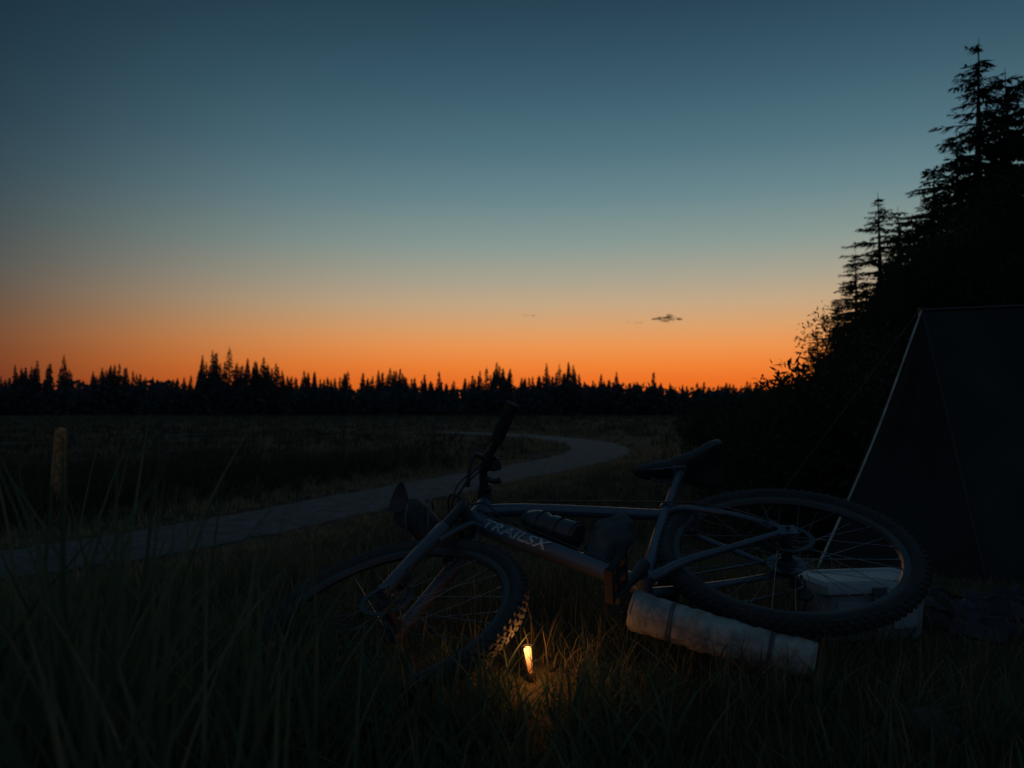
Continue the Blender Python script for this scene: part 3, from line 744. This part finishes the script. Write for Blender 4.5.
cl=MB(); cl.tube(catmull([(-0.161,0,0.12),(-0.170,0.02,0.07),(-0.168,0.05,0.04),(-0.168,0.07,0.04)],6),0.005,10)
cl.box((0,-0.095,0.135),(0.02,0,0),(0,0.006,0),(0,0,0.02),0,0.3)
cl.box((0,-0.0835,0.1365),(0.155,0,0),(0,0.0045,0),(0,0,0.0035),0,0.3)
cl.obj('latch_and_handle',M_strap,ce)

# ------------------------------------------------------------ lantern (lit)
lx,ly=LX,LY; lz=gz(lx,ly)
le=empty('candle_lantern',(lx,ly,lz)); le.rotation_euler=(math.radians(4),math.radians(-8),0)
c=MB(); c.lathe((0,0,0),(0,0,1),[(-0.01,0.009),(0.0,0.011),(0.018,0.011),(0.021,0.009)],20); c.obj('base',M_black,le)
m,nt,b=mat_new('candle_glow'); nt.nodes.remove(b); em=nt.nodes.new('ShaderNodeEmission'); em.inputs['Strength'].default_value=1
tc=nt.nodes.new('ShaderNodeTexCoord'); sx=nt.nodes.new('ShaderNodeSeparateXYZ'); nt.links.new(tc.outputs['Object'],sx.inputs[0])
mr_=nt.nodes.new('ShaderNodeMapRange'); mr_.inputs[1].default_value=0.02; mr_.inputs[2].default_value=0.085; nt.links.new(sx.outputs['Z'],mr_.inputs[0])
rp=nt.nodes.new('ShaderNodeValToRGB'); rp.color_ramp.elements[0].color=(0.8,0.16,0.02,1); rp.color_ramp.elements[1].color=(1.0,0.45,0.12,1)
mth=nt.nodes.new('ShaderNodeMapRange'); mth.interpolation_type='SMOOTHSTEP'; mth.inputs[1].default_value=0.03; mth.inputs[2].default_value=0.085; mth.inputs[3].default_value=0.6; mth.inputs[4].default_value=4.0
nt.links.new(sx.outputs['Z'],mth.inputs[0]); nt.links.new(mr_.outputs[0],rp.inputs[0]); nt.links.new(rp.outputs[0],em.inputs['Color']); nt.links.new(mth.outputs[0],em.inputs['Strength'])
nt.links.new(em.outputs[0],nt.nodes['Material Output'].inputs['Surface'])
c=MB(); c.lathe((0,0,0),(0,0,1),[(0.0215,0.0055),(0.04,0.0065),(0.06,0.0075),(0.078,0.0085),(0.082,0.006)],20); c.obj('glowing_tube',m,le)
c=MB()
for k in range(4):
    a=k*math.pi/2+0.5; c.tube([(0.0095*math.cos(a),0.0095*math.sin(a),0.016),(0.0105*math.cos(a),0.0105*math.sin(a),0.085)],0.0009,5)
c.tube([(0.0105*math.cos(a),0.0105*math.sin(a),0.085) for a in np.linspace(0,2*math.pi,20)],0.001,5)
c.obj('cage',M_black,le)
pl=bpy.data.lights.new('flame','POINT'); pl.energy=0.6; pl.color=(1.0,0.38,0.09); pl.shadow_soft_size=0.008
po=bpy.data.objects.new('flame',pl); scene.collection.objects.link(po); po.parent=le; po.location=(0.012,-0.02,0.093)

# ------------------------------------------------------------ tent
te=empty('tent',(2.05,4.0,0)); TI=Matrix.Translation(-Vector((2.05,4.0,0)))
A=Vv(2.06,4.0,1.12); Bx=Vv(4.4,4.15,1.30)
C1=Vv(1.50,3.95,gz(1.5,3.95)-0.01); C2=Vv(1.95,3.3,gz(1.95,3.3)-0.01); C3=Vv(2.45,5.3,gz(2.45,5.3)); D2=Vv(4.3,3.1,0.0); D3=Vv(4.4,5.4,gz(4.4,5.4))
def panel(mb,a,b,c,d,sag,n=24,mm=24):
    nrm=((b-a) if (b-a).length>1e-2 else (c-d)).cross(d-a).normalized(); vs=[]
    for i in range(n+1):
        for j in range(mm+1):
            s_=j/mm;t=i/n; p=a.lerp(b,s_).lerp(d.lerp(c,s_),t)
            e=math.sin(math.pi*s_)*math.sin(math.pi*t)
            fold=0.018*math.sin(s_*19+t*3)*math.sin(math.pi*t)+0.016*math.sin((s_+t)*11)*e
            vs.append(p+nrm*(sag*e+fold*math.sin(math.pi*s_))+Vector((0,0,-0.025*math.sin(math.pi*s_)*(1-t) if (b-a).length>1e-2 else 0)))
    mb.add(vs,[(i*(mm+1)+j,i*(mm+1)+j+1,(i+1)*(mm+1)+j+1,(i+1)*(mm+1)+j) for i in range(n) for j in range(mm)])
tn=MB()
panel(tn,A,A+Vv(0.001,0,0),C2,C1,0.05)
panel(tn,A,Bx,D2,C2,0.06,30,70)
panel(tn,A,Bx,D3,C3,-0.04,24,40)
panel(tn,A,A+Vv(0.001,0,0),C3,C1,-0.04)
panel(tn,Bx,Bx+Vv(0.001,0,0),D3,D2,-0.04)
tn.obj('canopy',M_tent,te,TI)
tn=MB()
tn.tube(catmull([A+Vv(0,-0.01,0.01),A.lerp(C1,0.5)+Vv(0.012,-0.01,-0.008),C1+Vv(-0.01,-0.01,0)],8),[0.005,0.0055,0.007],6,0)
tn.obj('hem_tape',M_tape,te,TI)
tn=MB()
tn.tube([A+Vv(0,-0.01,0.012),C2+Vv(0,-0.01,0)],0.005,6); tn.tube([A+Vv(0,0,0.02),Vv(2.06,4.0,-0.05)],0.012,8)
tn.tube(catmull([A+Vv(0,0,0.006),A.lerp(Bx,0.5)+Vv(0,0,-0.02),Bx+Vv(0,0,0.006)],8),0.008,8)
tn.obj('poles',M_black,te,TI)
tn=MB(); G=Vv(1.15,4.5,gz(1.15,4.5))
tn.tube([A+Vv(0,0,0.02),G],0.0022,5); tn.tube([G+Vv(0.03,0,-0.08),G+Vv(-0.02,0,0.06)],0.005,6); tn.tube([C1+Vv(0.03,0,-0.08),C1+Vv(-0.03,-0.02,0.07)],0.006,6)
tn.obj('guy_lines',M_rope,te,TI)

gcm=MB(); n=40; vs=[]
for i in range(n+1):
    for j in range(n+1):
        x=1.22+0.5*i/n+0.05*math.sin(j*0.33); y=2.25+0.5*j/n+0.04*math.sin(i*0.46)
        z=gz(x,y)+0.025+0.014*math.sin(i*0.6+j*0.26)+0.012*math.sin(j*0.85-i*0.33)+0.008*math.sin(i*1.4)+0.005*math.sin(i*1.1+j*1.9)
        if i in(0,n) or j in (0,n): z=gz(x,y)+0.005
        vs.append((x,y,z))
gcm.add(vs,[(i*(n+1)+j,i*(n+1)+j+1,(i+1)*(n+1)+j+1,(i+1)*(n+1)+j) for i in range(n) for j in range(n)])
gcm.obj('crumpled_ground_cloth',M_cloth)
def rock(x,y,s,seed):
    r=np.random.default_rng(seed); bm=bmesh.new(); bmesh.ops.create_icosphere(bm,subdivisions=4,radius=1)
    ph=r.uniform(0,6,9)
    for v in bm.verts:
        c=v.co; k=1+0.16*math.sin(2.3*c.x+ph[0])*math.cos(2.9*c.y+ph[1])+0.1*math.sin(5*c.z+ph[2]+3*c.x)+0.05*math.sin(9*c.x+ph[3])*math.sin(8*c.y+ph[4])
        v.co=Vector((c.x*1.2,c.y*0.9,c.z*0.55))*k*s
    me=bpy.data.meshes.new('rock'); bm.to_mesh(me); bm.free(); me.materials.append(M_rock); me.polygons.foreach_set('use_smooth',[True]*len(me.polygons))
    o=bpy.data.objects.new('rock',me); scene.collection.objects.link(o); o.location=(x,y,gz(x,y)+s*0.1); o.rotation_euler=(0,0,ph[5])
rock(-0.12,1.66,0.05,1); rock(0.83,1.58,0.05,2); rock(-0.04,1.58,0.025,4)

# cloud
cm=MB(); m,nt,b=mat_new('cloud_wisp'); b.inputs['Base Color'].default_value=(0.10,0.09,0.11,1); b.inputs['Roughness'].default_value=1
nz=nt.nodes.new('ShaderNodeTexNoise'); nz.inputs['Scale'].default_value=0.12; nz.inputs['Detail'].default_value=6; tc=nt.nodes.new('ShaderNodeTexCoord'); nt.links.new(tc.outputs['Object'],nz.inputs['Vector'])
rp=nt.nodes.new('ShaderNodeMapRange'); rp.inputs[1].default_value=0.35; rp.inputs[2].default_value=0.7; rp.inputs[3].default_value=0.0; rp.inputs[4].default_value=0.25
nt.links.new(nz.outputs['Fac'],rp.inputs[0]); nt.links.new(rp.outputs[0],b.inputs['Alpha'])
def puff(cx,cz,rx,rz,ry):
    vs=[];n1_,n2_=8,12
    for i in range(n1_+1):
        for k in range(n2_):
            p=math.pi*i/n1_;q=2*math.pi*k/n2_; vs.append((cx+rx*math.sin(p)*math.cos(q),1000+ry*math.sin(p)*math.sin(q),cz+rz*math.cos(p)))
    cm.add(vs,[(i*n2_+k,i*n2_+(k+1)%n2_,(i+1)*n2_+(k+1)%n2_,(i+1)*n2_+k) for i in range(n1_) for k in range(n2_)])
r=np.random.default_rng(3)
for i in range(50):
    t=r.uniform(-1,1); puff(195+18*t,108.5+5.0*(1-abs(t))*r.uniform(-0.7,1.3),r.uniform(2,4.5),r.uniform(0.8,2.0)*(1.2-abs(t)*0.7),r.uniform(2,4))
for i in range(8): puff(155+r.uniform(-9,9),104+r.uniform(-1,1),r.uniform(2,4),r.uniform(0.5,1.0),2)
for i in range(6): puff(20+r.uniform(-9,9),113+r.uniform(-1,1),r.uniform(2,4),r.uniform(0.4,0.9),2)
cm.obj('cloud',m)

# ------------------------------------------------------------ world (twilight sky, unseen zenith and rear raised as fill) + light
sun_az=math.radians(12.0)
w=bpy.data.worlds.new('World'); scene.world=w; w.use_nodes=True; nt=w.node_tree; bg_=nt.nodes['Background']
def lin(c): return tuple(((v/255)/12.92 if v/255<=0.04045 else ((v/255+0.055)/1.055)**2.4) for v in c)+(1,)
def ramp(stops,inp):
    r=nt.nodes.new('ShaderNodeValToRGB'); cr=r.color_ramp
    while len(cr.elements)>1: cr.elements.remove(cr.elements[-1])
    cr.elements[0].position=stops[0][0]; cr.elements[0].color=lin(stops[0][1])
    for p,c in stops[1:]:
        e=cr.elements.new(p); e.color=lin(c)
    nt.links.new(inp,r.inputs[0]); return r
tc=nt.nodes.new('ShaderNodeTexCoord'); sx=nt.nodes.new('ShaderNodeSeparateXYZ'); nt.links.new(tc.outputs['Generated'],sx.inputs[0])
el=nt.nodes.new('ShaderNodeMapRange'); el.inputs[1].default_value=0; el.inputs[2].default_value=1.0; nt.links.new(sx.outputs['Z'],el.inputs[0])
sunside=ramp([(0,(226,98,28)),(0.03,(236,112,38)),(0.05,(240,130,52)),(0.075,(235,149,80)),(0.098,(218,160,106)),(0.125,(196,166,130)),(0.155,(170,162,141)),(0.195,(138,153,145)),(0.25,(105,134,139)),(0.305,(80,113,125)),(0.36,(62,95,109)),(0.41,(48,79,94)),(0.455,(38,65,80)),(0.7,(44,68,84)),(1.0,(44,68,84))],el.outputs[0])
away=ramp([(0,(60,30,26)),(0.05,(80,44,35)),(0.08,(76,50,42)),(0.11,(62,53,51)),(0.15,(50,57,61)),(0.25,(33,53,65)),(0.36,(23,43,56)),(0.47,(15,31,44)),(0.7,(40,62,78)),(1.0,(44,68,84))],el.outputs[0])  # low sky darkened partly as lens vignette; zenith raised as fill
back_fill=ramp([(0,(62,74,90)),(0.1,(66,80,98)),(0.25,(62,80,98)),(0.47,(54,74,90)),(1.0,(44,68,84))],el.outputs[0])  # unseen sky behind camera, brightened to fill the camera-facing sides
nv=nt.nodes.new('ShaderNodeVectorMath'); nv.operation='DOT_PRODUCT'; nv.inputs[1].default_value=(math.sin(sun_az),math.cos(sun_az),0)
fl_=nt.nodes.new('ShaderNodeVectorMath'); fl_.operation='MULTIPLY'; fl_.inputs[1].default_value=(1,1,0); nt.links.new(tc.outputs['Generated'],fl_.inputs[0])
nm=nt.nodes.new('ShaderNodeVectorMath'); nm.operation='NORMALIZE'; nt.links.new(fl_.outputs[0],nm.inputs[0]); nt.links.new(nm.outputs[0],nv.inputs[0])
def mrange(a,b):
    q=nt.nodes.new('ShaderNodeMapRange'); q.interpolation_type='SMOOTHSTEP'; q.inputs[1].default_value=a; q.inputs[2].default_value=b; nt.links.new(nv.outputs['Value'],q.inputs[0]); return q
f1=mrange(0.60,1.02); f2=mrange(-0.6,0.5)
m1=nt.nodes.new('ShaderNodeMix'); m1.data_type='RGBA'; nt.links.new(f2.outputs[0],m1.inputs[0]); nt.links.new(back_fill.outputs[0],m1.inputs[6]); nt.links.new(away.outputs[0],m1.inputs[7])
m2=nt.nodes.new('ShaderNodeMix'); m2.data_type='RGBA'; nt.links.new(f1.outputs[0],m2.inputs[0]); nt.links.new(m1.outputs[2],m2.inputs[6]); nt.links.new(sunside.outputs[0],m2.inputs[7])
sk=nt.nodes.new('ShaderNodeTexSky'); sk.sky_type='NISHITA'; sk.sun_disc=False
sk.sun_elevation=math.radians(-3.0); sk.sun_rotation=sun_az; sk.air_density=1.0; sk.dust_density=1.5; sk.ozone_density=2.0
ad=nt.nodes.new('ShaderNodeMix'); ad.data_type='RGBA'; ad.blend_type='ADD'; ad.inputs[0].default_value=0.05
nt.links.new(m2.outputs[2],ad.inputs[6]); nt.links.new(sk.outputs[0],ad.inputs[7])
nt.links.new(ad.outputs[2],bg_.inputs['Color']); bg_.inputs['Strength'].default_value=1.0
sl=bpy.data.lights.new('sunset_glow','SUN'); sl.energy=0.03; sl.angle=math.radians(12); sl.color=(1.0,0.6,0.35)  # weak lamp added for the sky glow; the real sun has set
so=bpy.data.objects.new('sunset_glow',sl); scene.collection.objects.link(so)
dirn=Vector((math.sin(sun_az),math.cos(sun_az),math.tan(math.radians(4)))).normalized()
so.rotation_euler=dirn.to_track_quat('Z','Y').to_euler()

cd=bpy.data.cameras.new('camera'); cd.lens=28; cd.sensor_width=36; cd.clip_end=6000; cd.clip_start=0.02
cd.dof.use_dof=True; cd.dof.focus_distance=2.35; cd.dof.aperture_fstop=4.5
co=bpy.data.objects.new('camera',cd); scene.collection.objects.link(co); co.location=(0,0,0.65); co.rotation_euler=(math.radians(91.51),0,0)
scene.camera=co
